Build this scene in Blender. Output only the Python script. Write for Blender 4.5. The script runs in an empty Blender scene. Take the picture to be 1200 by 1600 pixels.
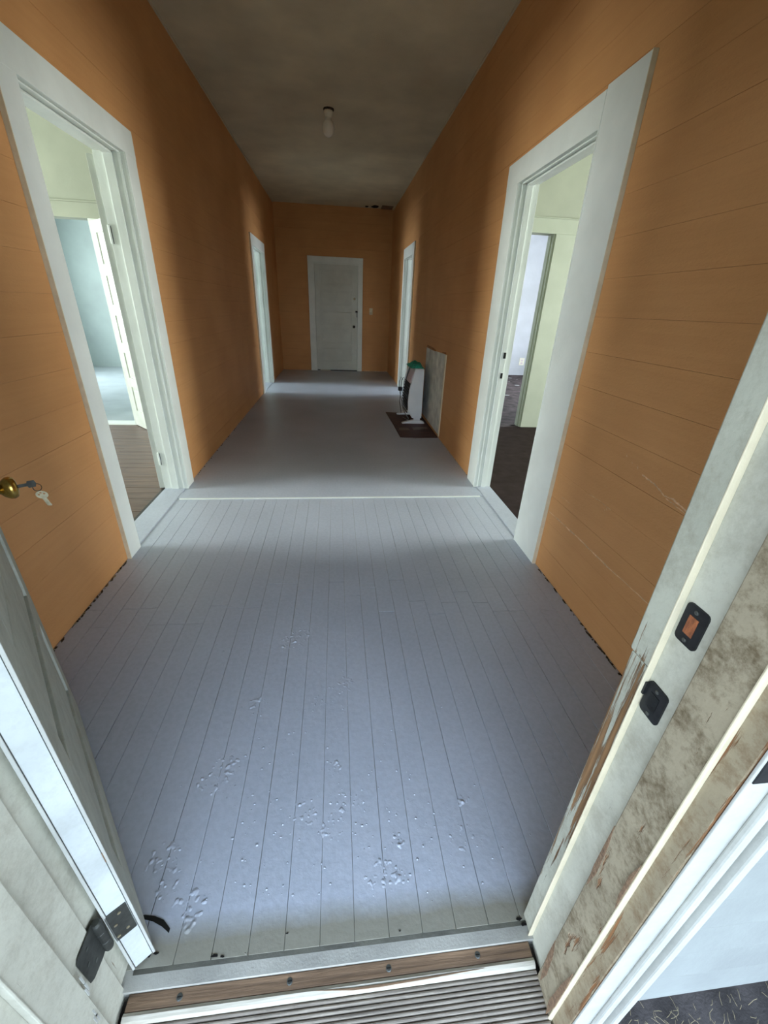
import bpy, bmesh, math, random
from mathutils import Vector, Matrix
random.seed(7)
S = bpy.context.scene
COL = S.collection

# ------------------------------------------------------------------ camera
cam_d = bpy.data.cameras.new('camera'); cam = bpy.data.objects.new('camera', cam_d); COL.objects.link(cam)
cam_d.sensor_fit = 'VERTICAL'; cam_d.sensor_height = 36.0; cam_d.lens = 14.433
cam_d.clip_start = 0.02; cam_d.clip_end = 100
r = Vector((0.99385982, -0.1039358, 0.03794731)); d = Vector((-0.01259434, -0.44699591, -0.89444734)); f = Vector((0.10992739, 0.88847735, -0.44556028))
cam.matrix_world = Matrix(((r.x, -d.x, -f.x, 0), (r.y, -d.y, -f.y, 0), (r.z, -d.z, -f.z, 1.3), (0, 0, 0, 1)))
S.camera = cam
# ------------------------------------------------------------------ view
S.view_settings.view_transform = 'Standard'; S.view_settings.look = 'None'
S.view_settings.gamma = 1.0; S.view_settings.use_curve_mapping = False
S.view_settings.exposure = 1.28
# ------------------------------------------------------------------ sky
W = bpy.data.worlds.new('world'); S.world = W; W.use_nodes = True
wn = W.node_tree; bgn = wn.nodes['Background']
tc = wn.nodes.new('ShaderNodeTexCoord'); sep = wn.nodes.new('ShaderNodeSeparateXYZ'); rmp = wn.nodes.new('ShaderNodeValToRGB')
wn.links.new(tc.outputs['Generated'], sep.inputs[0]); wn.links.new(sep.outputs['Z'], rmp.inputs[0]); wn.links.new(rmp.outputs[0], bgn.inputs[0])
rmp.color_ramp.elements[0].position = 0.0; rmp.color_ramp.elements[0].color = (0.80, 0.90, 1.0, 1)
rmp.color_ramp.elements[1].position = 0.8; rmp.color_ramp.elements[1].color = (0.50, 0.70, 1.0, 1)
bgn.inputs[1].default_value = 3.4

# daylight coming in through the side room windows (lamp panels standing in the window openings)
def window_light(name, loc, rz, sx, sz, power, color=(0.85, 0.95, 1.0)):
    L = bpy.data.lights.new(name, 'AREA'); L.shape = 'RECTANGLE'; L.size = sx; L.size_y = sz; L.energy = power; L.color = color
    o = bpy.data.objects.new(name, L); COL.objects.link(o); o.location = loc; o.rotation_euler = (math.radians(90), 0, rz); return o
WP = 1.0
window_light('window_daylight', (-5.18, 2.40, 1.55), math.radians(-90), 1.30, 1.55, 84*WP, (0.93, 1.0, 0.93))
window_light('window_daylight', (5.18, 2.40, 1.55), math.radians(90), 1.30, 1.55, 84*WP, (0.96, 1.0, 0.93))
window_light('window_daylight', (-5.18, 7.40, 1.45), math.radians(-90), 1.30, 1.55, 70*WP, (0.86, 0.97, 1.0))
window_light('window_daylight', (5.18, 7.30, 1.45), math.radians(90), 1.30, 1.55, 70*WP, (0.88, 0.97, 1.0))

# ------------------------------------------------------------------ materials
def lin(c):
    c = [v/255 for v in c]; return tuple([(v/12.92 if v <= .04045 else ((v+.055)/1.055)**2.4) for v in c]) + (1,)
class N:
    def __init__(s, name):
        s.m = bpy.data.materials.new(name); s.m.use_nodes = True; s.t = s.m.node_tree
        s.b = s.t.nodes['Principled BSDF']; s.pos = s.t.nodes.new('ShaderNodeNewGeometry').outputs['Position']
    def n(s, k, **kw):
        o = s.t.nodes.new(k)
        for a, v in kw.items(): setattr(o, a, v)
        return o
    def link(s, a, b): s.t.links.new(a, b)
    def mapping(s, scale, loc=(0, 0, 0), rot=(0, 0, 0)):
        o = s.n('ShaderNodeMapping'); s.link(s.pos, o.inputs[0]); o.inputs['Scale'].default_value = scale
        o.inputs['Location'].default_value = loc; o.inputs['Rotation'].default_value = rot; return o.outputs[0]
    def noise(s, scale, vec=None, detail=4, rough=.55, dist=0):
        o = s.n('ShaderNodeTexNoise'); o.inputs['Scale'].default_value = scale; o.inputs['Detail'].default_value = detail
        o.inputs['Roughness'].default_value = rough; o.inputs['Distortion'].default_value = dist
        s.link(vec if vec else s.pos, o.inputs['Vector']); return o.outputs[0]
    def ramp(s, fac, stops):
        o = s.n('ShaderNodeValToRGB'); s.link(fac, o.inputs[0]); e = o.color_ramp.elements
        for i, (p, c) in enumerate(stops):
            q = e[i] if i < 2 else e.new(p)
            q.position = p; q.color = c if len(c) == 4 else lin(c)
        return o.outputs[0]
    def mix(s, fac, a, b, blend='MIX'):
        o = s.n('ShaderNodeMix', data_type='RGBA', blend_type=blend)
        for v, i in ((fac, 0), (a, 6), (b, 7)):
            if isinstance(v, (int, float)): o.inputs[i].default_value = v
            elif isinstance(v, tuple): o.inputs[i].default_value = v if len(v) == 4 else lin(v)
            else: s.link(v, o.inputs[i])
        return o.outputs[2]
    def math(s, op, a, b=None, c=None, clamp=False):
        o = s.n('ShaderNodeMath', operation=op, use_clamp=clamp)
        for v, i in ((a, 0), (b, 1), (c, 2)):
            if v is None: continue
            if isinstance(v, (int, float)): o.inputs[i].default_value = v
            else: s.link(v, o.inputs[i])
        return o.outputs[0]
    def bump(s, h, strength=.3, dist=.01):
        o = s.n('ShaderNodeBump'); o.inputs['Strength'].default_value = strength; o.inputs['Distance'].default_value = dist
        s.link(h, o.inputs['Height']); s.link(o.outputs[0], s.b.inputs['Normal'])
    def col(s, c):
        if isinstance(c, tuple): s.b.inputs['Base Color'].default_value = c if len(c) == 4 else lin(c)
        else: s.link(c, s.b.inputs['Base Color'])
    def rough(s, v, metal=0, spec=.5):
        if isinstance(v, (int, float)): s.b.inputs['Roughness'].default_value = v
        else: s.link(v, s.b.inputs['Roughness'])
        s.b.inputs['Metallic'].default_value = metal; s.b.inputs['Specular IOR Level'].default_value = spec
BW = ((0, 0, 0, 1), (1, 1, 1, 1))
def mask(q, n, lo, hi): return q.ramp(n, [(lo, BW[0]), (hi, BW[1])])

def paint(name, c, rough=.5, var=.10, bump=.25, scale=6, spec=.4, fine=90):
    q = N(name); dk = tuple(int(v*(1-var*1.6)) for v in c); lt = tuple(min(255, int(v*(1+var*.6))) for v in c)
    q.col(q.ramp(q.noise(scale), [(.3, dk), (.7, lt)])); q.rough(rough, 0, spec)
    q.bump(q.noise(fine, detail=3), bump, .003); return q.m

def orange_wall():
    q = N('orange_wall_paint')
    base = q.ramp(q.noise(1.6, detail=3), [(.3, (202, 146, 92)), (.7, (218, 162, 106))])
    st = q.mapping((3, 2.2, 60)); streak = q.ramp(q.noise(1.0, st, 3), [(.35, (196, 140, 88)), (.65, (218, 162, 106))])
    c = q.mix(.16, base, streak)
    chips = q.math('MULTIPLY', mask(q, q.noise(38, q.mapping((1, 1, 1.8)), 5, .7), .70, .73), mask(q, q.noise(2.3, q.mapping((1, 1, 1), (4, 2, 1))), .52, .60))
    c = q.mix(chips, c, (222, 196, 160))
    q.col(c); q.rough(.62, 0, .35); q.bump(q.noise(70, q.mapping((1, 1, 2.2)), 4), .35, .004); return q.m

BLIST = [(0.1, 0)]
def floor_paint():
    q = N('grey_floor_paint')
    base = q.ramp(q.noise(1.4, detail=4), [(.3, (168, 175, 186)), (.7, (188, 194, 206))])
    fine = q.ramp(q.noise(60, detail=3), [(.4, (166, 173, 184)), (.6, (190, 196, 208))])
    c = q.mix(.25, base, fine)
    crumbs = mask(q, q.noise(130, detail=3), .68, .74)
    crumbs = q.math('MULTIPLY', crumbs, mask(q, q.noise(5), .5, .62))
    h = q.math('MULTIPLY', crumbs, .35)
    h = q.math('ADD', h, q.math('MULTIPLY', q.noise(45, detail=4), .25))
    scuff = mask(q, q.noise(75, q.mapping((1, .5, 1), (3, 9, 0)), 5, .7), .72, .76)
    c = q.mix(q.math('MULTIPLY', scuff, .45), c, (196, 198, 200))
    # olive-beige shade along the door sill, painted into the floor colour
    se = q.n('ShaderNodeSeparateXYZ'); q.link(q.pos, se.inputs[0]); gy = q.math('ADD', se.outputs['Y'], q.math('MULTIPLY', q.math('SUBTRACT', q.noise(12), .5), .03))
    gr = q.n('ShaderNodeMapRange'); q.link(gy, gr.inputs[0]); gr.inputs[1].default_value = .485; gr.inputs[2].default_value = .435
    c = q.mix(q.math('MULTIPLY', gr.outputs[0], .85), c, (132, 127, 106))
    q.col(c); q.rough(.40, 0, .5); 
    sp = q.n('ShaderNodeSeparateXYZ'); q.link(q.pos, sp.inputs[0])
    q.bump(h, 1.0, .0045); return q.m
# centres of the blistered paint patches on the floor boards (x, y, radius)
PATCHES = [(-.105, .685, .055), (-.03, .64, .05), (.015, .70, .05), (.325, .585, .05), (.09, .52, .05), (.13, .515, .045),
           (-.36, .83, .06), (-.40, .78, .05), (-.46, .60, .06), (-.43, .55, .05), (.15, .59, .025), (-.02, .80, .035),
           (-.20, 1.36, .08), (-.16, 1.42, .06), (.36, .67, .03), (-.37, .49, .06), (.02, 1.12, .05), (-.08, 1.05, .04), (-.30, 1.05, .05)]

def peeled(name, paintc, woodc, amount=.5, dirt=.3, stretch=(40, 40, 3), zlow=None, dirtc=(120, 108, 88)):
    q = N(name)
    p = q.ramp(q.noise(9, detail=4), [(.3, tuple(int(v*.92) for v in paintc)), (.7, paintc)])
    d1 = mask(q, q.math('ADD', q.math('MULTIPLY', q.noise(16, detail=6, rough=.75), .7), q.math('MULTIPLY', q.noise(110, detail=4, rough=.7), .3)), .46, .62)
    p = q.mix(q.math('MULTIPLY', d1, dirt), p, dirtc)
    wood = q.ramp(q.noise(1.0, q.mapping((90, 90, 4)), 5, .6), [(.3, tuple(int(v*.6) for v in woodc)), (.7, woodc)])
    n1 = q.noise(1.0, q.mapping(stretch), 5, .65, .3)
    if zlow is not None:      # wear grows towards the foot of the frame, where boots knock it
        sp = q.n('ShaderNodeSeparateXYZ'); q.link(q.pos, sp.inputs[0])
        g = q.ramp(q.math('MULTIPLY', sp.outputs['Z'], .5), [(.0, (.05, .05, .05, 1)), (.12, (.14, .14, .14, 1)), (.26, (.34, .34, .34, 1)), (.425, (.36, .36, .36, 1)), (.435, (.20, .20, .20, 1)), (.50, (.06, .06, .06, 1))])
        g = q.math('SUBTRACT', g, .22)
        n1 = q.math('ADD', n1, g)
    m = mask(q, n1, 1-amount-.02, 1-amount+.02)
    q.col(q.mix(m, p, wood)); q.rough(.7, 0, .3)
    q.bump(q.math('ADD', q.math('MULTIPLY', m, -1.0), q.math('MULTIPLY', q.noise(80, detail=5), .5)), .6, .003); return q.m

def wood(name, c1, c2, scale=(4, 60, 60), rough=.55, bump=.3):
    q = N(name); n1 = q.noise(1.0, q.mapping(scale), 6, .65, .4)
    q.col(q.ramp(n1, [(.25, c1), (.75, c2)])); q.rough(rough); q.bump(n1, bump, .003); return q.m

def metal(name, c, rough=.4, m=.9, bump=.1):
    q = N(name); q.col(q.ramp(q.noise(60), [(.3, tuple(int(v*.75) for v in c)), (.7, c)])); q.rough(rough, m); q.bump(q.noise(150), bump, .001); return q.m

M = {}
M['orange'] = orange_wall()
M['joint'] = paint('wall_joint_paint', (170, 120, 76), .8)  # darker orange of the backing behind the wall boards
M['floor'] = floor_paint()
M['sill'] = paint('grimy_sill_paint', (74, 73, 64), .5, .12, .4, 14)
M['debris'] = paint('brown_dirt', (70, 56, 42), .9, .4, .6, 60)
M['subfloor'] = paint('old_floor_filler', (176, 174, 166), .8, fine=200)
M['ceiling'] = paint('ceiling_paint', (214, 204, 176), .85, .05, .6, 2, .2, 140)
M['white'] = paint('white_trim_paint', (234, 239, 233), .42, .02, .3, 5, .45, 60)
M['door'] = paint('white_door_paint', (216, 220, 212), .45, .025, .3, 5, .4, 70)
M['jamb'] = peeled('worn_white_jamb_paint', (194, 193, 178), (150, 112, 76), .30, .30)
M['jamb_dirty'] = peeled('dirty_weathered_jamb_paint', (164, 153, 130), (150, 108, 74), .36, .9, (26, 26, 5), dirtc=(98, 84, 62))
M['jamb_wood'] = peeled('peeling_casing_paint', (186, 186, 170), (152, 116, 80), .42, .35, (110, 110, 4), 1.05)
M['jamb_brown'] = peeled('dirty_brown_storm_stop', (156, 144, 120), (150, 106, 70), .42, .9, (60, 60, 4), dirtc=(120, 100, 76))
M['ext_white'] = peeled('exterior_white_paint', (186, 188, 182), (140, 120, 100), .24, .10)
M['dooredge'] = peeled('front_door_edge_paint', (196, 202, 200), (120, 90, 70), .22, .14)
M['doorface'] = peeled('front_door_face_paint', (188, 192, 180), (112, 92, 72), .30, .25)
M['siding'] = paint('siding_paint', (146, 151, 148), .5, .05, .4, 5, .4, 40)
M['porch'] = paint('dark_porch_floor', (78, 74, 74), .8, .2, .6, 12, .2, 120)
M['cream'] = paint('cream_bare_edge', (226, 216, 188), .7, .03, .6, 20, .3, 60)
M['chip'] = paint('pale_chipped_paint', (228, 190, 150), .7, .15, .6, 30, .3, 90)
M['roomwall'] = paint('pale_green_room_wall', (172, 176, 160), .6, .04, .2, 2, .3, 60)
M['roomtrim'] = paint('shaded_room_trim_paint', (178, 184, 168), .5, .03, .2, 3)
M['bluewall'] = paint('pale_blue_room_wall', (156, 168, 164), .6, .05, .2, 1.5, .3, 60)
M['whitewall'] = paint('white_room_wall', (196, 198, 204), .6, .05, .2, 2, .3, 60)
M['brownfloor'] = wood('brown_wood_floor', (58, 42, 32), (122, 96, 76), (3.5, 42, 42), .45)
M['carpet'] = paint('dark_brown_carpet', (56, 46, 44), .95, .12, 1.0, 9, .1, 300)
M['carpet2'] = paint('dark_stained_floor', (76, 66, 66), .9, .35, .8, 7, .2, 120)
M['greyfloor2'] = paint('grey_room_floor', (168, 176, 178), .35, .05, .2, 3, .5)
M['black'] = paint('black_plastic', (24, 26, 26), .4)
M['dark'] = paint('dark_hole', (16, 12, 9), .95)
M['heater'] = paint('heater_white_enamel', (242, 246, 248), .35, .02, .05, 4)
M['heaterpink'] = paint('heater_control_panel', (226, 208, 212), .4, .04, .05, 8)
M['teal'] = paint('teal_cloth', (60, 176, 148), .85, .25, .6, 60)
M['cord'] = paint('grey_cord', (150, 150, 148), .5)
M['mat'] = wood('dark_red_brown_mat', (40, 18, 16), (96, 56, 50), (9, 30, 30), .6)
M['steel'] = metal('dull_steel', (110, 112, 108), .5, .8)
M['darksteel'] = metal('dark_hinge_steel', (84, 86, 82), .55, .7)
M['blacksteel'] = metal('blackened_steel', (56, 58, 60), .5, .6)
M['brass'] = metal('brass', (214, 178, 96), .25, 1, .05)
M['keymetal'] = metal('nickel_key', (220, 208, 176), .35, .8, .05)
M['porcelain'] = paint('porcelain', (244, 238, 220), .25, .03, .05)
M['bulb'] = paint('milky_bulb_glass', (255, 250, 236), .15, .02, .02)
M['switch'] = paint('ivory_switch', (228, 216, 180), .4)
M['thwood'] = wood('weathered_threshold_wood', (74, 56, 42), (158, 128, 100), (5, 120, 120), .7, .7)
M['thridge'] = wood('worn_threshold_ridge', (150, 142, 126), (216, 212, 198), (6, 90, 90), .6, .4)
M['tread'] = wood('ribbed_weathered_tread', (84, 76, 68), (178, 168, 154), (6, 160, 160), .65, .7)
M['plaster'] = paint('bare_plaster_patch', (232, 232, 222), .75, .10, .8, 7, .2, 40)
M['straw'] = paint('dry_straw', (160, 148, 116), .8)
M['ground'] = paint('dry_grass_ground', (150, 150, 120), .9, .2, .6, 3)
M['woodwhite'] = paint('window_frame_white', (224, 228, 226), .5)
def glass():
    q = N('window_glass'); t = q.t; out = t.nodes['Material Output']
    tr = t.nodes.new('ShaderNodeBsdfTransparent'); gl = t.nodes.new('ShaderNodeBsdfGlossy'); gl.inputs['Roughness'].default_value = .03
    mx = t.nodes.new('ShaderNodeMixShader'); mx.inputs[0].default_value = .08
    t.links.new(tr.outputs[0], mx.inputs[1]); t.links.new(gl.outputs[0], mx.inputs[2]); t.links.new(mx.outputs[0], out.inputs[0]); return q.m
M['glass'] = glass()

# ------------------------------------------------------------------ mesh helpers
def box(bm, x0, x1, y0, y1, z0, z1, mat=None, T=None):
    vs = [Vector((x, y, z)) for z in (z0, z1) for y in (y0, y1) for x in (x0, x1)]
    if T is not None: vs = [T @ v for v in vs]
    v = [bm.verts.new(p) for p in vs]
    for a, b, c, e in ((0, 2, 3, 1), (4, 5, 7, 6), (0, 1, 5, 4), (2, 6, 7, 3), (0, 4, 6, 2), (1, 3, 7, 5)): bm.faces.new((v[a], v[b], v[c], v[e]))
def prism(bm, pts, fn, a, b):
    """pts: 2D outline; fn(u,v,w)->3D; extruded from w=a to w=b"""
    A = [bm.verts.new(fn(u, v, a)) for u, v in pts]; B = [bm.verts.new(fn(u, v, b)) for u, v in pts]
    n = len(pts)
    for i in range(n): bm.faces.new((A[i], A[(i+1) % n], B[(i+1) % n], B[i]))
    bm.faces.new(A[::-1]); bm.faces.new(B)
def lathe(bm, prof, axis_o, axis=Vector((0, 0, 1)), seg=24):
    ax = axis.normalized(); u = ax.orthogonal().normalized(); w = ax.cross(u)
    rings = []
    for rr, h in prof:
        rings.append([bm.verts.new(axis_o + ax*h + (u*math.cos(t)+w*math.sin(t))*max(rr, 1e-4)) for t in [2*math.pi*i/seg for i in range(seg)]])
    for A, B in zip(rings, rings[1:]):
        for i in range(seg): bm.faces.new((A[i], A[(i+1) % seg], B[(i+1) % seg], B[i]))
    bm.faces.new(rings[0][::-1]); bm.faces.new(rings[-1])
def tube(bm, pts, rad, seg=8):
    pts = [Vector(p) for p in pts]; rings = []
    for i, p in enumerate(pts):
        t = (pts[min(i+1, len(pts)-1)] - pts[max(i-1, 0)]).normalized(); u = t.cross(Vector((0.13, .21, .97))).normalized(); w = t.cross(u)
        rings.append([bm.verts.new(p + (u*math.cos(a)+w*math.sin(a))*rad) for a in [2*math.pi*k/seg for k in range(seg)]])
    for A, B in zip(rings, rings[1:]):
        for i in range(seg): bm.faces.new((A[i], A[(i+1) % seg], B[(i+1) % seg], B[i]))
    bm.faces.new(rings[0][::-1]); bm.faces.new(rings[-1])
def obj(name, bm, mat, parent=None, bevel=0, smooth=False, seg=2):
    bmesh.ops.recalc_face_normals(bm, faces=bm.faces)
    me = bpy.data.meshes.new(name); bm.to_mesh(me); bm.free(); me.materials.append(mat)
    if smooth:
        for p in me.polygons: p.use_smooth = True
    o = bpy.data.objects.new(name, me); COL.objects.link(o)
    if parent is not None:
        o.parent = parent; o.matrix_parent_inverse = Matrix.Translation(parent.location).inverted() if parent.type == 'EMPTY' else Matrix()
    if bevel:
        b = o.modifiers.new('bevel', 'BEVEL'); b.width = bevel; b.segments = seg; b.limit_method = 'ANGLE'
    return o
def bx(name, x0, x1, y0, y1, z0, z1, mat, parent=None, bevel=0, T=None):
    bm = bmesh.new(); box(bm, min(x0, x1), max(x0, x1), min(y0, y1), max(y0, y1), z0, z1, T=T); return obj(name, bm, mat, parent, bevel)
def struct(o): o['kind'] = 'structure'; return o
def sgroup(name, loc=(0, 0, 0), label=None):
    o = bpy.data.objects.new(name, None); o.location = loc; o.empty_display_size = .1; COL.objects.link(o); o['kind'] = 'structure'
    if label: o['label'] = label
    return o
def thing(name, loc, label, cat):
    o = bpy.data.objects.new(name, None); o.location = loc; o.empty_display_size = .1; COL.objects.link(o); o['label'] = label; o['category'] = cat; return o

# ------------------------------------------------------------------ dimensions
XL, XR = -1.165, 1.135          # hall wall faces
YF, YB = 0.405, 9.65            # hall front and back
H = 3.0
TL, TR = 0.145, 0.115           # wall thickness left / right
L1 = (2.18, 3.03); R1 = (2.17, 3.03); L2 = (6.98, 7.88); R2 = (6.95, 7.70)
HT = 2.01                       # height of the door openings

# ------------------------------------------------------------------ floor
bm = bmesh.new(); box(bm, XL-.02, XR+.02, .37, 2.95, -.05, -.0035); floor = struct(obj('floor', bm, M['subfloor'])); floor['label'] = 'grey painted wooden board floor of the long hallway'
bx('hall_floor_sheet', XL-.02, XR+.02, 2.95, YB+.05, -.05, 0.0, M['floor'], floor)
nb = 29; bw = (XR-XL)/nb
for i in range(nb):
    g_ = random.choice([.0003, .0005, .0008]); xa = XL + i*bw + g_; xb = XL+(i+1)*bw - g_
    j = {8: 1.60, 9: 1.60, 10: 1.78, 17: 1.53, 19: 1.60, 21: 1.58, 23: 1.57}.get(i, random.choice([1.50, 1.62, 1.66, 1.72, 1.78, 1.95]))
    for (ya, yb) in ((.402, j-.001), (j+.001, 2.842)):
        z = random.uniform(-.0006, .0004)
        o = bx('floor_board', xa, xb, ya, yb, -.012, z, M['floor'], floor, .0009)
bx('cross_board', XL, XR, 2.848, 2.952, -.02, .004, M['floor'], floor, .002)
o = bx('edge_strip', XL+.02, XR-.03, 2.832, 2.8475, -.01, .0055, M['white'], floor, .001); o['label'] = 'bright pale edge of the cross board'
# painted sill nosing in front of the boards
bm = bmesh.new(); prism(bm, [(.402, -.05), (.402, -.0005), (.398, -.002), (.372, -.012), (.369, -.05)], lambda u, v, w: Vector((w, u, v)), -.452, .432)
obj('sill_nosing', bm, M['sill'], floor)
# black rubber scuff left by the door
bm = bmesh.new(); pts = [(-.488, .488), (-.465, .489), (-.442, .484), (-.418, .474), (-.398, .459)]
wv = [.001, .004, .005, .006, .004]
for (p, q, a, b) in zip(pts, pts[1:], wv, wv[1:]):
    v = [bm.verts.new(Vector(t)) for t in ((p[0], p[1]-a, .0012), (q[0], q[1]-b, .0012), (q[0], q[1]+b, .0012), (p[0], p[1]+a, .0012))]; bm.faces.new(v)
obj('scuff_mark', bm, M['black'], floor)
# crumbling dark dirt along the foot of both hall walls
def dirt_line(x, y0, y1, s, dark=True, n=60):
    bm = bmesh.new()
    for k in range(n):
        y = random.uniform(y0, y1); w = random.uniform(.002, .008); hgt = random.uniform(.001, .004); l = random.uniform(.004, .022)
        xx = x + s*random.uniform(-.001, .006)
        box(bm, xx-w*.4, xx+w*.5, y-l/2, y+l/2, .0005, hgt, T=None)
    o = obj('edge_debris', bm, M['debris'] if dark else M['straw'], floor); o['kind'] = 'stuff'
dirt_line(XL+.004, 1.1, 2.04, 1, True, 70); dirt_line(XL+.004, 1.1, 2.04, 1, False, 26); dirt_line(XL+.004, 3.3, 6.8, 1, True, 60)
dirt_line(XR-.004, 1.0, 1.87, -1, True, 60); dirt_line(XR-.004, 3.3, 4.4, -1, False, 16)
bm = bmesh.new()
for q_, (a, b, s_) in enumerate(((-.443, .427, .009), (-.43, .421, .007), (-.415, .424, .006), (-.285, .408, .008), (-.268, .405, .005), (-.13, .43, .003), (.417, .405, .008), (.425, .395, .009), (.13, .41, .003))):
    A = []; rq = random.Random(q_)
    for k in range(9): t = 2*math.pi*k/9; A.append((a+s_*1.2*rq.uniform(.5, 1)*math.cos(t), b+s_*.45*rq.uniform(.5, 1)*math.sin(t)))
    prism(bm, A, lambda u, v, w: Vector((u, v, w)), -.001, .0014)
o = obj('dirt_crumb', bm, M['dark'], floor); o['kind'] = 'stuff'

# blistered and crumbled old paint: low lumps standing on the boards, and single specks
def lumps(bm, blobs, step=.0022):
    x0 = min(b[0]-b[2]*2 for b in blobs); x1 = max(b[0]+b[2]*2 for b in blobs); y0 = min(b[1]-b[2]*2 for b in blobs); y1 = max(b[1]+b[2]*2 for b in blobs)
    nx = int((x1-x0)/step)+2; ny = int((y1-y0)/step)+2; G = {}
    for i in range(nx):
        for j in range(ny):
            x = x0+i*step; y = y0+j*step; z = -.0009
            for (bx_, by_, br, bh) in blobs:
                d2 = ((x-bx_)**2+(y-by_)**2)/(br*br)
                if d2 < 4: z += bh*math.exp(-d2*1.6)
            G[i, j] = (x, y, z)
    V = {}
    for i in range(nx-1):
        for j in range(ny-1):
            q = [(i, j), (i+1, j), (i+1, j+1), (i, j+1)]
            if max(G[k][2] for k in q) > .0:
                for k in q:
                    if k not in V: V[k] = bm.verts.new(G[k])
                bm.faces.new([V[k] for k in q])
rr = random.Random(21)
for (cx, cy, rad) in PATCHES:
    bl = []; n = int(14 + (rad/.012)**2*2.1)
    for k in range(n):
        a = rr.uniform(0, 2*math.pi); d_ = rad*.78*math.sqrt(rr.random())
        bl.append((cx+d_*math.cos(a)*.9, cy+d_*math.sin(a)*.9, rr.uniform(.0024, .0070), rr.uniform(.0009, .0024)*(1 if rr.random() < .66 else -1.0)))
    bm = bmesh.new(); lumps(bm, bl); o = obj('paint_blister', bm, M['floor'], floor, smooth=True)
bm = bmesh.new()
for k in range(420):
    y = .47 + abs(rr.gauss(0, .75)); x = rr.gauss(-.02, .26)
    if y > 2.75 or abs(x) > 1.05: continue
    r_ = rr.uniform(.0012, .0036); h_ = r_*rr.uniform(.3, .6); n = 6; a0 = rr.uniform(0, 1); e = rr.uniform(.5, 1.6)
    base = [bm.verts.new((x+r_*math.cos(a0+2*math.pi*i/n)*e, y+r_*math.sin(a0+2*math.pi*i/n), -.0002)) for i in range(n)]
    top = [bm.verts.new((x+r_*.5*math.cos(a0+2*math.pi*i/n)*e, y+r_*.5*math.sin(a0+2*math.pi*i/n), h_)) for i in range(n)]
    for i in range(n): bm.faces.new((base[i], base[(i+1) % n], top[(i+1) % n], top[i]))
    bm.faces.new(top)
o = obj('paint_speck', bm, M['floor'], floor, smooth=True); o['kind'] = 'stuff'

# ------------------------------------------------------------------ ceiling
ceil = struct(bx('ceiling', XL-.1, XR+.1, .3, YB+.1, H, H+.08, M['ceiling'])); ceil['label'] = 'dull beige textured ceiling of the hallway'
def blob(bm, cx, cy, rx, ry, z0, z1, n=11, seed=1):
    rr = random.Random(seed); A = []
    for k in range(n):
        t = 2*math.pi*k/n; s_ = rr.uniform(.7, 1.15); A.append((cx+rx*s_*math.cos(t), cy+ry*s_*math.sin(t)))
    prism(bm, A, lambda u, v, w: Vector((u, v, w)), z0, z1)
bm = bmesh.new(); blob(bm, .60, 9.52, .035, .06, H-.006, H, seed=3); blob(bm, .755, 9.48, .07, .10, H-.006, H, seed=5); blob(bm, .93, 9.5, .03, .05, H-.006, H, seed=8)
o = obj('ceiling_hole', bm, M['dark'], ceil); o['label'] = 'dark ragged holes in the ceiling'
bx('patch_board', .88, 1.09, 9.35, 9.62, H-.012, H, M['thwood'], ceil)
# narrow cove strips where the ceiling meets the walls
for n_, a, b in (('trim_1', XL, XL+.012), ('trim_2', XR-.012, XR)):
    struct(bx(n_, a, b, .41, YB, H-.012, H, M['ceiling']))['label'] = 'thin painted strip in the corner under the hallway ceiling'

# ------------------------------------------------------------------ hall walls of horizontal boards
BH = .1443
def wall_y(name, face, s, y0, y1, openings, label, thick, ztop=H):
    """wall in a plane x = face, room side towards s (+1 faces +x); openings [(ya,yb,zt)]"""
    bm = bmesh.new(); xa, xb = (face - s*.010, face - s*thick)
    ys = [y0]; 
    for (a, b, zt) in openings: ys += [a-.02, b+.02]
    ys.append(y1)
    for a, b in zip(ys[::2], ys[1::2]): box(bm, min(xa, xb), max(xa, xb), a, b, -.05, ztop)
    for (a, b, zt) in openings: box(bm, min(xa, xb), max(xa, xb), a-.02, b+.02, zt+.02, ztop)
    w = struct(obj(name, bm, M['joint'])); w['label'] = label
    rr = random.Random(len(name)); nrow = int(math.ceil(ztop/BH))
    for k in range(nrow):
        z0 = k*BH; z1 = min(ztop, z0+BH)
        segs = [(y0, y1)]
        for (a, b, zt) in openings:
            if z0 < zt+.03:
                ns = []
                for (p, q) in segs:
                    if p < a-.03 < q: ns += [(p, a-.03), (b+.03, q)]
                    else: ns.append((p, q))
                segs = ns
        for (p, q) in segs:
            if q-p < .03: continue
            dz = rr.uniform(-.0006, .0006)
            bx('wall_board', face-s*.0102, face+s*dz, p, q, z0+.0003, z1-.0003, M['orange'], w, .0006)
        for (a, b, zt) in openings:
            if z0 < zt+.03 and z1 > zt+.10: bx('wall_board', face-s*.0102, face, a-.03, b+.03, zt+.05, z1-.0003, M['orange'], w, .0006)
    return w
wl = wall_y('wall_left', XL, 1, YF, YB, [(L1[0], L1[1], HT), (L2[0], L2[1], HT)], 'orange-brown painted board wall on the left of the hallway', TL)
wr = wall_y('wall_right', XR, -1, YF, YB, [(R1[0], R1[1], HT), (R2[0], R2[1], HT)], 'orange-brown painted board wall on the right of the hallway', TR)
# back wall with the far door
bm = bmesh.new(); box(bm, XL-.2, -.46, YB+.01, YB+.12, -.05, H); box(bm, .475, XR+.2, YB+.01, YB+.12, -.05, H); box(bm, -.46, .475, YB+.01, YB+.12, 2.06, H)
wb = struct(obj('wall_back', bm, M['joint'])); wb['label'] = 'orange-brown board wall at the far end of the hallway'
for k in range(21):
    z0 = k*BH; z1 = min(H, z0+BH); segs = [(XL, -.47), (.485, XR)] if z0 < 2.07 else [(XL, XR)]
    for (p, q) in segs: bx('wall_board', p, q, YB+random.uniform(-.0012, .0006), YB+.0102, z0+.0008, z1-.0006, M['orange'], wb, .0008)
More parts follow.
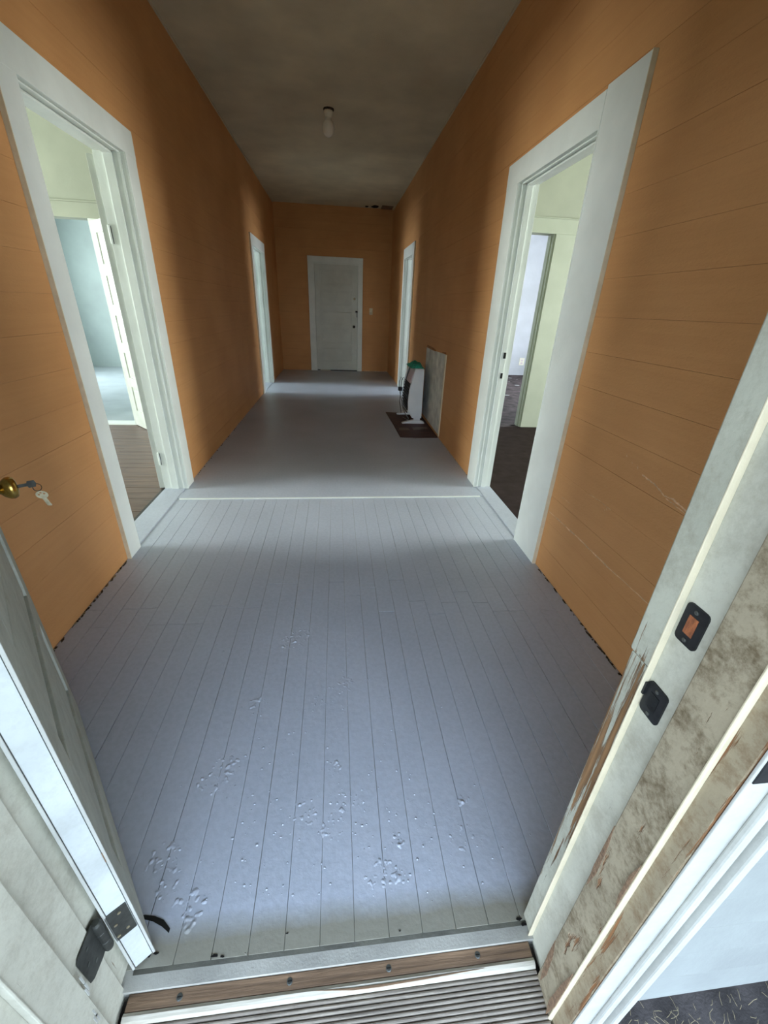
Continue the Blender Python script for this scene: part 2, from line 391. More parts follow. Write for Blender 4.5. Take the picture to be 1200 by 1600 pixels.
# cream cracks where two boards of the right wall have parted
def crack(pts, wd, name='paint_crack'):
    bm = bmesh.new(); rr = random.Random(5); P = []
    for (p, q) in zip(pts, pts[1:]):
        for t in range(8):
            u = t/8; P.append((p[0]+(q[0]-p[0])*u, p[1]+(q[1]-p[1])*u + rr.uniform(-.0015, .0015)))
    P.append(pts[-1])
    w = [wd*rr.uniform(.4, 1.3) for _ in P]
    for i in range(len(P)-1):
        x = XR-.0016
        v = [bm.verts.new(Vector(c)) for c in ((x, P[i][0], P[i][1]-w[i]), (x, P[i+1][0], P[i+1][1]-w[i+1]), (x, P[i+1][0], P[i+1][1]+w[i+1]), (x, P[i][0], P[i][1]+w[i]))]; bm.faces.new(v)
    return obj(name, bm, M['chip'], wr)
crack([(1.885, .345), (1.6, .352), (1.35, .350), (1.09, .357)], .0028)
crack([(1.09, .738), (1.16, .752), (1.20, .748), (1.26, .768), (1.33, .775)], .0030)
crack([(1.085, .728), (1.15, .738), (1.19, .742)], .0016)
for (y, z, s_) in ((1.365, .795, .006), (1.40, .80, .004), (1.44, .815, .005), (1.46, .57, .005), (1.47, .56, .003)):
    crack([(y-s_, z-s_*1.4), (y+s_*.4, z), (y+s_*.3, z+s_*1.5)], s_*.5, 'paint_chip')
crack([(1.60, .575), (1.52, .58), (1.43, .577)], .0010); crack([(1.80, .468), (1.72, .471)], .0010)
# bare patch low on the right wall
bp = sgroup('trim_3', (XR, 4.43, 0), 'unpainted whitish patch low on the right hallway wall behind the heater')
bm = bmesh.new(); prism(bm, [(4.43, .03), (5.45, .05), (5.46, .40), (5.47, .872), (5.10, .868), (4.80, .878), (4.46, .885), (4.452, .5)], lambda u, v, w: Vector((w, u, v)), XR-.004, XR+.002)
obj('plaster_face', bm, M['plaster'], bp)
bm = bmesh.new(); prism(bm, [(4.95, .872), (5.44, .876), (5.44, .900), (5.10, .897), (4.96, .885)], lambda u, v, w: Vector((w, u, v)), XR-.007, XR); prism(bm, [(4.47, .888), (4.62, .886), (4.62, .897), (4.48, .903)], lambda u, v, w: Vector((w, u, v)), XR-.006, XR)
obj('torn_edge', bm, M['joint'], bp)
bx('side_strip', XR-.012, XR, 4.425, 4.452, .02, .885, M['cream'], bp, .002)

# ------------------------------------------------------------------ doorway trim builder (walls in x planes)
def doorway(idx, face, s, thick, y0, y1, near, far, zh, label, near_top=0, saddle=True):
    g = sgroup('trim_%d' % idx, (face, (y0+y1)/2, 0), label); t = .020; a = face; b = face + s*t
    W_ = M['white']
    o = bx('near_casing', a, b, near, y0, 0.0, zh+near_top, W_, g, .002)
    bx('casing_edge', a, b+s*.0006, near-.0015, near+.0025, 0.0, zh+near_top+.001, M['cream'], g)
    bx('far_casing', a, b, y1, far, 0.0, zh, W_, g, .003)
    bx('far_bead', b-s*.002, b+s*.006, y1+.002, y1+.014, 0, HT, W_, g, .003)
    bx('head_casing', a, b+s*.0012, y0+.001 if near_top else near, far, HT, zh+.0005, W_, g, .002)
    bi = face - s*thick
    bx('jamb', bi, a, y0-.018, y0, 0, HT, W_, g, .001); bx('jamb', bi, a, y1, y1+.018, 0, HT, W_, g, .001)
    bx('head_jamb', bi, a, y0, y1, HT, HT+.018, W_, g, .001)
    m0 = face - s*thick*.30; m1 = face - s*thick*.62
    for (p, q) in ((y0, y0+.012), (y1-.012, y1)): bx('stop', m0, m1, p, q, 0, HT-.0, W_, g, .002)
    bx('stop', m0, m1, y0, y1, HT-.012, HT, W_, g, .002)
    # thin quirk mouldings that read as lines on the jamb
    q0 = face - s*.010
    bx('quirk', face-s*.004, q0-s*.006, y1-.006, y1, 0, HT, W_, g, .002); bx('quirk', face-s*.004, q0-s*.006, y0, y1, HT-.006, HT, W_, g, .002)
    if saddle:
        bx('saddle', bi, face+s*.002, y0, y1, -.01, .006, M['floor'], g, .002)
    return g
t1 = doorway(4, XL, 1, TL, L1[0], L1[1], 2.055, 3.185, 2.137, 'white painted trim of the near doorway on the left')
t2 = doorway(5, XR, -1, TR, R1[0], R1[1], 1.90, 3.235, 2.135, 'white painted trim of the near doorway on the right', near_top=.012)
t3 = doorway(6, XL, 1, TL, L2[0], L2[1], 6.82, 8.03, 2.145, 'white painted trim of the far doorway on the left')
t4 = doorway(7, XR, -1, TR, R2[0], R2[1], 6.80, 7.83, 2.155, 'white painted trim of the far doorway on the right')
bx('quirk', XR-.002, XR-.0225, 2.168, 2.176, 0, 2.12, M['white'], t2, .001)
# strike holes in the right near doorway
bx('strike_hole', 1.185, 1.201, 3.0105, 3.0205, 1.005, 1.045, M['black'], t2); bx('strike_hole', 1.185, 1.199, 3.0105, 3.0205, .868, .905, M['black'], t2)

# ------------------------------------------------------------------ panelled door leaf builder
def panel_door(name, hinge, ang, width, height, thick, mat, edge_mat, label, side=1, zb=.008, panels=5, holes=(), hinge_z=(.25, 1.70), hmat=None):
    """leaf from the hinge corner in direction ang; thickness goes to the left(side=1) or right(-1) of the direction"""
    g = sgroup(name, (hinge[0], hinge[1], 0), label)
    T = Matrix.Translation(Vector((hinge[0], hinge[1], 0))) @ Matrix.Rotation(ang, 4, 'Z')
    yA, yB = (0, thick*side); lo, hi = min(yA, yB), max(yA, yB)
    st = .105; rail = .095; top = height+zb
    bx('hinge_stile', 0, st, lo, hi, zb, top, edge_mat, g, .0012, T); bx('lock_stile', width-st, width, lo, hi, zb, top, mat, g, .002, T)
    ph = (height - rail*(panels+1) - .08)/panels; z = zb
    for k in range(panels+1):
        rh = rail + (.08 if k == 0 else 0)
        bx('rail', st, width-st, lo, hi, z, z+rh, mat, g, .002, T); z += rh
        if k < panels:
            bx('panel', st-.002, width-st+.002, lo+.012, hi-.012, z-.002, z+ph+.002, mat, g, 0, T)
            bm = bmesh.new(); i_ = .030
            for yy, yo in ((lo+.004, lo+.0125), (hi-.0125, hi-.004)): box(bm, st+i_, width-st-i_, yy, yo, z+i_, z+ph-i_, T=T)
            obj('panel_field', bm, mat, g, .003); z += ph
    return g, T
# front door leaf swung into the hall, hinge edge towards the camera
A1 = math.atan2(.797, -.604)
door1, T1 = panel_door('door_1', (-.418, .427), A1, .83, 2.03, .042, M['doorface'], M['doorface'], 'weathered white panelled front door swung open into the hall on the left', side=1)
# bright face of the hinge edge with its beaded borders
bx('hinge_edge', -.0015, .002, .002, .040, .008, 2.036, M['dooredge'], door1, .0005, T1)
bx('edge_groove', -.0020, .001, .0035, .0047, .008, 2.036, M['steel'], door1, 0, T1); bx('edge_groove', -.0020, .001, .0373, .0385, .008, 2.036, M['steel'], door1, 0, T1)
bx('edge_bead', -.004, .001, -.0015, .0035, .008, 2.036, M['ext_white'], door1, .001, T1); bx('edge_bead', -.004, .001, .0385, .0435, .008, 2.036, M['ext_white'], door1, .001, T1)
# lowest hinge: plate on the door edge, barrel and the loose leaf
hg = bx('hinge', -.004, -.0012, .0055, .0425, .150, .250, M['darksteel'], door1, .0008, T1)
bm = bmesh.new(); lathe(bm, [(.0075, -.05), (.0085, -.045), (.0085, -.018), (.0076, -.017), (.0085, -.016), (.0085, .016), (.0076, .017), (.0085, .018), (.0085, .046), (.006, .052)], Vector((-.4545, .3885, .216)), seg=16)
obj('barrel', bm, M['darksteel'], hg, smooth=False)
bm = bmesh.new(); prism(bm, [(.385, .272), (.385, .170), (.372, .168), (.344, .172), (.336, .180), (.334, .262), (.340, .272)], lambda u, v, w: Vector((w, u, v)), -.4600, -.4578)
obj('loose_leaf', bm, M['darksteel'], hg, .0005)
bm = bmesh.new()
for (u, v) in ((.015, .235), (.027, .205), (.013, .170), (.030, .165)): lathe(bm, [(.0032, -.0005), (.0032, .0012), (.001, .0014)], T1 @ Vector((-.004, u+.005, v)), (T1.to_3x3() @ Vector((-1, 0, 0))), 10)
obj('screw', bm, M['keymetal'], hg)
bm = bmesh.new()
for (u, v) in ((.358, .252), (.348, .222), (.361, .195)): lathe(bm, [(.0036, -.0004), (.0036, .0008)], Vector((-.4578, u, v)), Vector((1, 0, 0)), 10)
obj('screw_hole', bm, M['steel'], hg)
# dark groove scars along the panel edges
bx('edge_gap', -.0046, -.0038, .003, .0045, .40, .43, M['thwood'], door1, 0, T1)
# brass knob on the outer face with a key in it
kb = T1 @ Vector((.735, 0, .858)); kn = (T1.to_3x3() @ Vector((0, -1, 0)))
bm = bmesh.new(); lathe(bm, [(.030, 0), (.031, .004), (.018, .008), (.012, .012), (.0115, .030), (.020, .036), (.0275, .046), (.0285, .054), (.025, .062), (.014, .066), (.006, .0665)], kb, kn, 28)
knob = obj('door_knob', bm, M['brass'], door1, smooth=True); knob['label'] = 'polished brass door knob'
bm = bmesh.new(); u_ = kb + kn*.066
prism(bm, [(0, -.004), (.018, -.004), (.020, -.009), (.034, -.009), (.037, 0), (.034, .009), (.020, .009), (.018, .004), (0, .004)], lambda a, b, w: u_ + kn*a + Vector((0, 0, b)) + kn.cross(Vector((0, 0, 1)))*w, -.001, .001)
key1 = obj('key', bm, M['darksteel']); key1['label'] = 'dark key stuck in the lock of the brass front door knob'; key1['category'] = 'key'
# second key hanging on a little ring
ring = thing('key', (u_ + kn*.033)[:], 'pale key dangling on a small ring beside the brass door knob', 'key')
cR = u_ + kn*.036 + Vector((0, 0, -.012))
bm = bmesh.new(); tube(bm, [cR + Vector((0, 0, 0)) + kn*(.009*math.cos(a)) + Vector((0, 0, .010*math.sin(a))) for a in [2*math.pi*i/20 for i in range(21)]], .0010, 6); obj('key_ring', bm, M['blacksteel'], ring)
vr = cam.matrix_world.to_3x3() @ Vector((1, 0, 0)); sd = Vector((.79, .61, 0)).normalized(); dn = Vector((.20, .15, -.96)).normalized()
cK = cR + kn*.004 + Vector((0, 0, -.022))
def keypt(u, v, w): return cK + sd*u + dn*v + sd.cross(dn).normalized()*w
head = [(.0125*math.cos(t), .0115*math.sin(t)) for t in [2*math.pi*i/20 for i in range(20)]]
bm = bmesh.new(); prism(bm, head, keypt, -.0009, .0009); prism(bm, [(-.0045, .008), (.0045, .008), (.0045, .030), (.0055, .033), (.003, .036), (-.0045, .033)], keypt, -.0010, .0010)
obj('key_blank', bm, M['keymetal'], ring)
bm = bmesh.new()
for (u, v) in ((-.0055, -.002), (.0055, -.002), (0, -.0065)): prism(bm, [(u+.0024*math.cos(t), v+.0022*math.sin(t)) for t in [2*math.pi*i/8 for i in range(8)]], keypt, -.0013, .0013)
obj('key_hole', bm, M['joint'], ring)

# ------------------------------------------------------------------ front wall with the entrance
DL, DR = -.462, .440
bm = bmesh.new(); box(bm, -5.4, DL-.02, .285, YF, -.10, 3.10); box(bm, DR+.02, 5.4, .285, YF, -.10, 3.10); box(bm, DL-.02, DR+.02, .285, YF, 2.07, 3.10)
wf = struct(obj('wall_front', bm, M['roomwall'])); wf['label'] = 'front wall of the house clad in white lap siding'
for k in range(27):
    z0 = -.035 + k*.117; z1 = z0+.117
    for (p, q) in (((.512, 5.4), (-5.4, -.535)) if z0 < 2.12 else ((-5.4, 5.4),)):
        bm = bmesh.new(); prism(bm, [(.262, z0), (.285, z0), (.285, z1+.006), (.277, z1+.006), (.262, z0+.004)], lambda u, v, w: Vector((w, u, v)), p, q)
        obj('siding_board', bm, M['siding'], wf, .001)
# entrance frame, both sides: interior casing edge, rabbet, stop, storm rabbet, exterior casing
ef = sgroup('trim_8', (0, .33, 0), 'weathered white entrance frame with peeling paint')
def frame_side(x, s):
    # s = +1 for the right side (solid lies to +x)
    X = lambda v: x + s*v
    bx('inner_casing', X(-.010 if s > 0 else .005), X(.09), .377, .417, .86 if s > 0 else 0.0, 2.14, M['jamb_wood'] if s > 0 else M['jamb'], ef, .003)
    if s > 0:
        bx('inner_casing', X(-.007), X(.09), .379, .415, -.004, .857, M['jamb_wood'], ef, .003)
        bx('quirk', X(-.0112), X(.0), .3752, .3777, -.004, 2.06, M['cream'], ef, .0008)
    bx('rabbet', X(0), X(.03), .318, .3765, -.03, 2.06, M['jamb'], ef, .001)
    bx('stop', X(-.012), X(.03), .258, .3175, -.045, 2.05, M['jamb_dirty'] if s > 0 else M['jamb'], ef, .002)
    bx('storm_rabbet', X(-.006 if s > 0 else 0), X(.03), .226, .2575, -.055, 2.06, M['jamb_brown'] if s > 0 else M['jamb'], ef, .0015)
    bx('stop_bead', X(-.0145), X(.0), .2535, .2582, -.045, 2.05, M['cream'] if s > 0 else M['jamb'], ef, .002)
    bx('outer_casing', X(-.004), X(.068), .222, .2255, -.060, 2.14, M['ext_white'], ef, .001)
    bx('outer_casing_edge', X(.031), X(.068), .2255, .262, -.060, 2.14, M['ext_white'], ef, .002)
    bx('casing_ridge', X(.030), X(.044), .213, .2225, -.058, 2.14, M['ext_white'], ef, .003)
    bx('casing_ridge', X(.052), X(.066), .207, .2225, -.058, 2.14, M['ext_white'], ef, .003)
frame_side(DR, 1); frame_side(DL, -1)
bx('head_frame', DL, DR, .258, .377, 2.05, 2.10, M['jamb'], ef, .002); bx('head_casing', DL-.068, DR+.068, .215, .262, 2.06, 2.16, M['ext_white'], ef, .002); bx('head_casing', DL-.09, DR+.09, .405, .42, 2.05, 2.15, M['jamb'], ef, .002)
# hinge gain cut in the outer casing, low part of the screen door fixing
bx('hinge_gain', DR+.000, DR+.026, .2205, .2225, .855, .945, M['blacksteel'], ef, .0006)
bx('hinge_gain', DR+.004, DR+.022, .2205, .2225, -.02, .03, M['darksteel'], ef, .0006)
# bare wood splits in the weathered stop
def splinter(x, pts, mat, name='bare_wood'):
    bm = bmesh.new(); prism(bm, pts, lambda u, v, w: Vector((w, u, v)), x-.0012, x+.001); return obj(name, bm, mat, ef)
splinter(DR-.012, [(.3165, .16), (.307, .12), (.300, .04), (.306, -.01), (.311, .02), (.3168, .09)], M['thwood'])
splinter(DR-.012, [(.3172, .58), (.311, .53), (.308, .45), (.313, .40), (.3174, .46)], M['thwood'])
splinter(DR-.0158, [(.259, .20), (.266, .12), (.270, .02), (.262, -.03), (.256, .04), (.256, .15)], M['thwood'])
splinter(DR-.0158, [(.2575, .60), (.263, .56), (.262, .50), (.257, .47)], M['thwood'])
# screw scars on the left frame
bm = bmesh.new()
for (y, z) in ((.322, .215), (.318, .205), (.322, .245), (.309, .12), (.304, .125), (.309, .14), (.300, .10)): box(bm, DL+.0115, DL+.0132, y-.0013, y+.0013, z-.014, z+.012)
obj('screw_scar', bm, M['ext_white'], ef)
# strike plates on the right rabbet
def strike(z0, z1, label, inner, out_mat, y0=.3365, y1=.3695, lip=False):
    bm = bmesh.new(); n = 6; r_ = .006; pts = []
    for cx, cz, a0 in ((y1-r_, z1-r_, 0), (y0+r_, z1-r_, 90), (y0+r_, z0+r_, 180), (y1-r_, z0+r_, 270)):
        for k in range(4): a = math.radians(a0+k*30); pts.append((cx+r_*math.cos(a), cz+r_*math.sin(a)))
    prism(bm, pts, lambda u, v, w: Vector((w, u, v)), DR-.0028, DR+.001)
    p = obj('strike_plate', bm, out_mat, ef); p['label'] = label
    zc, h_ = (z0+z1)/2, (z1-z0)
    bm = bmesh.new(); prism(bm, [(y0+.010, zc-h_*.24), (y1-.009, zc-h_*.24), (y1-.009, zc+h_*.24), (y0+.010, zc+h_*.24)], lambda u, v, w: Vector((w, u, v)), DR-.0034, DR-.001)
    obj('latch_hole', bm, inner, p)
    bm = bmesh.new()
    for zz in (z0+h_*.12, z1-h_*.12): lathe(bm, [(.0030, -.001), (.0030, .0012), (.0015, .0018)], Vector((DR-.0030, (y0+y1)/2, zz)), Vector((-1, 0, 0)), 10)
    obj('screw', bm, M['steel'], p)
    if lip:
        bm = bmesh.new(); box(bm, DR-.006, DR+.002, y1-.001, y1+.010, zc-.002, z1-.008); obj('latch_lip', bm, M['blacksteel'], p)
M['rawwood'] = wood('raw_orange_wood', (70, 40, 26), (176, 104, 62), (60, 160, 60), .7)
strike(.928, .985, 'black deadbolt strike plate with raw wood showing in its hole', M['rawwood'], M['blacksteel'])
strike(.787, .843, 'dark grey lipped latch strike plate', M['black'], M['blacksteel'], .3375, .3725, lip=True)
# ------------------------------------------------------------------ threshold
th = sgroup('trim_9', (0, .3, 0), 'weathered wooden entrance threshold with a ribbed tread')
tw0, tw1 = DL+.012, DR-.012
bx('screw_board', tw0, tw1, .3435, .3695, -.05, -.0125, M['thwood'], th, .002)
bm = bmesh.new(); prism(bm, [(.326, -.05), (.326, -.018), (.330, -.0115), (.337, -.009), (.3425, -.0125), (.3432, -.05)], lambda u, v, w: Vector((w, u, v)), tw0, tw1); obj('ridge', bm, M['thridge'], th, smooth=False)
bm = bmesh.new(); prism(bm, [(-.07, .3372), (.02, .3330), (.10, .3328), (.20, .3345), (.31, .3352), (.20, .3320), (.08, .3295), (.02, .3300)], lambda u, v, w: Vector((u, v, w)), -.0125, -.0085)
o = obj('ridge_split', bm, M['thwood'], th)
yy = .326; k = 0
while yy > .06:
    zt = -.018 - (.326-yy)*.10
    bm = bmesh.new(); prism(bm, [(yy-.0078, -.06), (yy-.0078, zt-.004), (yy-.0062, zt-.0006), (yy-.004, zt), (yy-.002, zt-.0006), (yy-.0002, zt-.004), (yy-.0002, -.06)], lambda u, v, w: Vector((w, u, v)), tw0, tw1)
    obj('tread_rib', bm, M['tread'], th); yy -= .0080
bm = bmesh.new(); 
for px_, py_ in ((-.345, .3555), (-.118, .3565), (.098, .3560), (.302, .3580)):
    bm = bmesh.new(); lathe(bm, [(.0062, -.001), (.0064, .0006), (.0045, .0016), (.001, .0018)], Vector((px_, py_, -.0125)), seg=16); sc_ = obj('screw', bm, M['steel'], th, smooth=False)
    bx('screw_slot', px_-.0045, px_+.0045, py_-.0008, py_+.0008, -.0110, -.0104, M['dark'], sc_)
# ------------------------------------------------------------------ porch
pf = struct(bx('floor_porch', -5.4, 5.4, -3.0, .40, -.30, -.062, M['porch'])); pf['label'] = 'dark worn porch floor outside the door'
pr_ = struct(bx('ceiling_porch', -5.4, 5.4, -2.3, .26, 2.75, 2.85, M['siding'])); pr_['label'] = 'unseen white roof added over the entrance to hold back sky light'  # unseen roof slab added to cut the sky light on the door jambs
gd = struct(bx('ground', -40, 40, -60, -3.0, -.6, -.45, M['ground'])); gd['label'] = 'grass in front of the porch'
bm = bmesh.new(); rr = random.Random(11)
for k in range(260):
    cx, cy = (rr.gauss(.66, .06), rr.gauss(.20, .025)) if k < 90 else (rr.uniform(.56, 1.1), rr.uniform(.12, .25))
    a = rr.uniform(0, math.pi); l = rr.uniform(.006, .028); zz = -.0615 + rr.uniform(0, .006) + .0012
    p = Vector((cx, cy, zz)); q = p + Vector((math.cos(a)*l, math.sin(a)*l, rr.uniform(-.0005, .004))); mid = (p+q)/2 + Vector((rr.uniform(-.004, .004), rr.uniform(-.004, .004), .002))
    tube(bm, [p, mid, q], .00035, 4)
sw = obj('straw', bm, M['straw']); sw['kind'] = 'stuff'; sw['label'] = 'dry straw litter on the dark porch floor beside the entrance frame'; sw['category'] = 'straw'

# ------------------------------------------------------------------ far door
t10 = sgroup('trim_10', (0, YB, 0), 'white painted trim around the closed far door')
bx('side_casing', -.555, -.425, YB-.022, YB+.011, 0, 2.15, M['white'], t10, .003); bx('side_casing', .452, .553, YB-.022, YB+.011, 0, 2.15, M['white'], t10, .003)
bx('head_casing', -.556, .554, YB-.024, YB+.011, 2.06, 2.165, M['white'], t10, .003); bx('jamb', -.44, -.425, YB, YB+.10, 0, 2.06, M['white'], t10); bx('jamb', .452, .467, YB, YB+.10, 0, 2.06, M['white'], t10)
far, TF = panel_door('door_2', (-.422, YB+.008), 0.0, .872, 2.015, .038, M['door'], M['door'], 'closed white panelled door at the far end of the hallway', side=1, zb=.022)
bm = bmesh.new(); lathe(bm, [(.028, 0), (.026, .006), (.010, .010), (.010, .030), (.026, .040), (.027, .052), (.014, .062)], Vector((.375, YB+.008, .905)), Vector((0, -1, 0)), 20); obj('door_knob', bm, M['black'], far, smooth=True)
bm = bmesh.new(); lathe(bm, [(.022, 0), (.022, .008), (.012, .014), (.003, .016)], Vector((.385, YB+.008, 1.435)), Vector((0, -1, 0)), 18); obj('deadbolt', bm, M['keymetal'], far, smooth=True)
bx('slide_bolt', .405, .452, YB-.028, YB+.008, 1.18, 1.215, M['black'], far, .003); bx('slide_bolt', .432, .444, YB-.028, YB+.004, 1.09, 1.19, M['black'], far, .003)
bx('painted_light_gap', -.36, -.14, YB+.002, YB+.006, .003, .015, M['cream'], far); bx('dark_gap', -.42, .45, YB+.004, YB+.012, .001, .018, M['dark'], far)  # cream strip paints the daylight leaking under the far door
bx('leak_block_panel', -.45, .48, YB+.055, YB+.075, .0, 2.07, M['door'], t10)  # unseen panel added behind the far door to block leaking light
bx('head_stop', -.425, .452, YB-.004, YB+.05, 2.036, 2.062, M['white'], t10)
# crumbled plaster line on the back wall foot
struct(bx('baseboard_back', .60, 1.12, YB-.010, YB, .002, .018, M['chip'], None, .002))['label'] = 'broken pale strip along the foot of the far wall'
# light switch
sw_ = thing('light_switch', (.735, YB, 1.16), 'ivory light switch on the orange wall right of the far door', 'light switch')
bx('plate', .700, .770, YB-.008, YB-.0008, 1.15, 1.275, M['switch'], sw_, .003); bx('toggle', .729, .741, YB-.018, YB-.007, 1.20, 1.228, M['porcelain'], sw_, .002)

# ------------------------------------------------------------------ ceiling light
cl = thing('ceiling_light', (-.05, 5.33, H), 'bare milky bulb in a porcelain socket on the hallway ceiling', 'ceiling light')
bm = bmesh.new(); lathe(bm, [(.052, 0), (.052, -.010), (.046, -.014), (.040, -.016)], Vector((-.047, 5.33, H))); obj('base', bm, M['debris'], cl)
bm = bmesh.new(); lathe(bm, [(.042, -.012), (.044, -.024), (.041, -.040), (.032, -.058), (.026, -.068)], Vector((-.050, 5.33, H))); obj('socket', bm, M['porcelain'], cl, smooth=True)
bm = bmesh.new(); prof = [(.024, -.062), (.028, -.072)] + [(.059*math.sin(t), -.143 + .071*math.cos(t)) for t in [math.radians(a) for a in range(30, 181, 10)]]
lathe(bm, prof, Vector((-.054, 5.33, H)), seg=28); obj('bulb', bm, M['bulb'], cl, smooth=True)

# ------------------------------------------------------------------ heater on its mat
mt = thing('hearth_mat', (.9, 5.0, 0), 'dark red-brown scrap of mat under the white heater', 'mat')
bm = bmesh.new(); prism(bm, [(.70, 4.46), (.86, 4.43), (1.128, 4.45), (1.130, 5.0), (1.130, 5.60), (.90, 5.63), (.665, 5.66), (.69, 5.0)], lambda u, v, w: Vector((u, v, w)), .0005, .008); obj('pad', bm, M['mat'], mt)
bm = bmesh.new(); prism(bm, [(.72, 4.72), (.86, 4.74), (.84, 4.84), (.74, 4.84)], lambda u, v, w: Vector((u, v, w)), .008, .0095); prism(bm, [(.90, 4.74), (1.08, 4.80), (1.09, 4.90), (.90, 4.86)], lambda u, v, w: Vector((u, v, w)), .008, .0095); obj('worn_patch', bm, M['heaterpink'] if False else M['brownfloor'], mt)
ht = thing('heater', (.98, 5.3, 0), 'white portable convector heater with black grille beside the right wall', 'heater')
prof = [(.925, .075), (.872, .16), (.864, .27), (.874, .42), (.900, .54), (.930, .655), (1.040, .657), (1.045, .075)]
fxz = lambda u, v, w: Vector((u, w, v))
bm = bmesh.new(); prism(bm, prof, fxz, 5.05, 5.085); obj('end_panel', bm, M['heater'], ht, .004)
bm = bmesh.new(); prism(bm, prof, fxz, 5.535, 5.57); obj('end_panel', bm, M['heater'], ht, .004)
inner = [(x+(.012 if x < .95 else -.006), z+(.01 if z < .1 else -.008 if z > .6 else 0)) for x, z in prof]
bm = bmesh.new(); prism(bm, inner, fxz, 5.085, 5.535); obj('body', bm, M['black'], ht)
bm = bmesh.new(); prism(bm, [(.930, .652), (.894, .545), (.878, .490), (.890, .486), (.912, .545), (.945, .652)], fxz, 5.086, 5.36); obj('control_panel', bm, M['heaterpink'], ht, .003)
bx('top_cover', .935, 1.038, 5.085, 5.535, .645, .660, M['heater'], ht, .004)
for k in range(11):
    z = .13 + k*.034; xf = .862 if z < .3 else .862+(z-.3)*.13
    bx('grille_bar', xf, xf+.010, 5.09, 5.53, z, z+.006, M['blacksteel'], ht, .001)
for yc in (5.068, 5.552):
    bm = bmesh.new(); pr = [(-.165, .009), (-.155, .020), (-.10, .034), (-.03, .050), (.03, .054), (.08, .046), (.118, .026), (.124, .009)]
    prism(bm, [(.965+u, v) for u, v in pr], fxz, yc-.032, yc+.032); obj('foot', bm, M['heater'], ht, .008)
    bx('leg', .95, 1.03, yc-.015, yc+.015, .045, .09, M['heater'], ht, .004)
bm = bmesh.new(); tube(bm, [(.86, 5.52, .46), (.835, 5.53, .50), (.815, 5.53, .44), (.82, 5.52, .34), (.835, 5.50, .25), (.85, 5.42, .20), (.84, 5.3, .16), (.86, 5.2, .10), (.90, 5.14, .05), (.90, 5.2, .014), (.86, 5.35, .013)], .005); obj('power_cord', bm, M['cord'], ht, smooth=True)
bm = bmesh.new(); tube(bm, [(.865, 5.50, .50), (.84, 5.49, .47), (.835, 5.5, .30), (.82, 5.47, .20), (.84, 5.4, .06)], .004); obj('power_cord', bm, M['black'], ht, smooth=True)
bx('handle', .80, .85, 5.47, 5.53, .33, .375, M['black'], ht, .006)
# crumpled teal cloth on the heater
bm = bmesh.new(); nx, ny = 14, 14; G = []; rr = random.Random(4)
for i in range(nx):
    row = []
    for j in range(ny):
        u, v = i/(nx-1), j/(ny-1); x = .885 + .165*u; y = 5.10 + .42*v
        e = math.sin(math.pi*u)**.6*math.sin(math.pi*v)**.6
        row.append(bm.verts.new((x + .006*math.sin(9*v+3*u), y, .6605 + e*(.052+.020*math.sin(11*u+2)*math.cos(8*v)) + .0)))
    G.append(row)
for i in range(nx-1):
    for j in range(ny-1): bm.faces.new((G[i][j], G[i+1][j], G[i+1][j+1], G[i][j+1]))
cloth = obj('cloth', bm, M['teal'], None, smooth=True); sol = cloth.modifiers.new('solid', 'SOLIDIFY'); sol.thickness = .003; sol.offset = 1
cloth['label'] = 'crumpled teal green cloth lying on top of the heater'; cloth['category'] = 'cloth'

# ------------------------------------------------------------------ side rooms
def room(prefix, x0, x1, y0, y1, mats, win, label, extra=()):
    """closed room shell of 0.1 m slabs; outer wall at the far |x| side has a window"""
    g = []
    s = 1 if x0 > 0 else -1; xo = x1 if s > 0 else x0; wa, wb_, wz0, wz1 = win
    bm = bmesh.new(); a, b = (xo, xo+s*.12)
    a, b = min(a, b), max(a, b)
    box(bm, a, b, y0-.1, wa, -.05, H); box(bm, a, b, wb_, y1+.1, -.05, H); box(bm, a, b, wa, wb_, -.05, wz0); box(bm, a, b, wa, wb_, wz1, H)
    o = struct(obj('wall_%s_outer' % prefix, bm, mats[0])); o['label'] = 'outer wall of the ' + label
    w = sgroup('window_%d' % room.n, (xo, (wa+wb_)/2, wz0), 'white sash window in the outer wall of the ' + label); room.n += 1
    xf = xo + s*.05
    for (p, q, r0, r1) in ((wa, wa+.05, wz0, wz1), (wb_-.05, wb_, wz0, wz1), (wa, wb_, wz0, wz0+.05), (wa, wb_, wz1-.05, wz1), (wa, wb_, (wz0+wz1)/2-.02, (wz0+wz1)/2+.02)): bx('sash', xf, xf+s*.03, p, q, r0, r1, M['woodwhite'], w)
    for r0, r1 in ((wz0+.05, (wz0+wz1)/2-.02), ((wz0+wz1)/2+.02, wz1-.05)): bx('pane', xf+s*.012, xf+s*.016, wa+.05, wb_-.05, r0, r1, M['glass'], w)
    struct(bx('ceiling_%s' % prefix, x0-.1, x1+.1, y0-.1, y1+.1, H, H+.08, mats[2]))['label'] = 'ceiling of the ' + label
    return o
room.n = 1
LX0, LX1 = -5.2, XL-TL; RX0, RX1 = XR+TR, 5.2
room('left_room', LX0, LX1, .405, 4.90, (M['roomwall'], None, M['roomwall']), (1.6, 3.2, .75, 2.4), 'near left room')
room('left_rear_room', LX0, LX1, 5.02, 9.40, (M['bluewall'], None, M['bluewall']), (6.6, 8.2, .7, 2.3), 'rear left room')
room('right_room', RX0, RX1, .405, 4.97, (M['roomwall'], None, M['roomwall']), (1.6, 3.2, .75, 2.4), 'near right room')
room('right_rear_room', RX0, RX1, 5.09, 9.68, (M['whitewall'], None, M['whitewall']), (6.5, 8.1, .7, 2.3), 'rear right room')
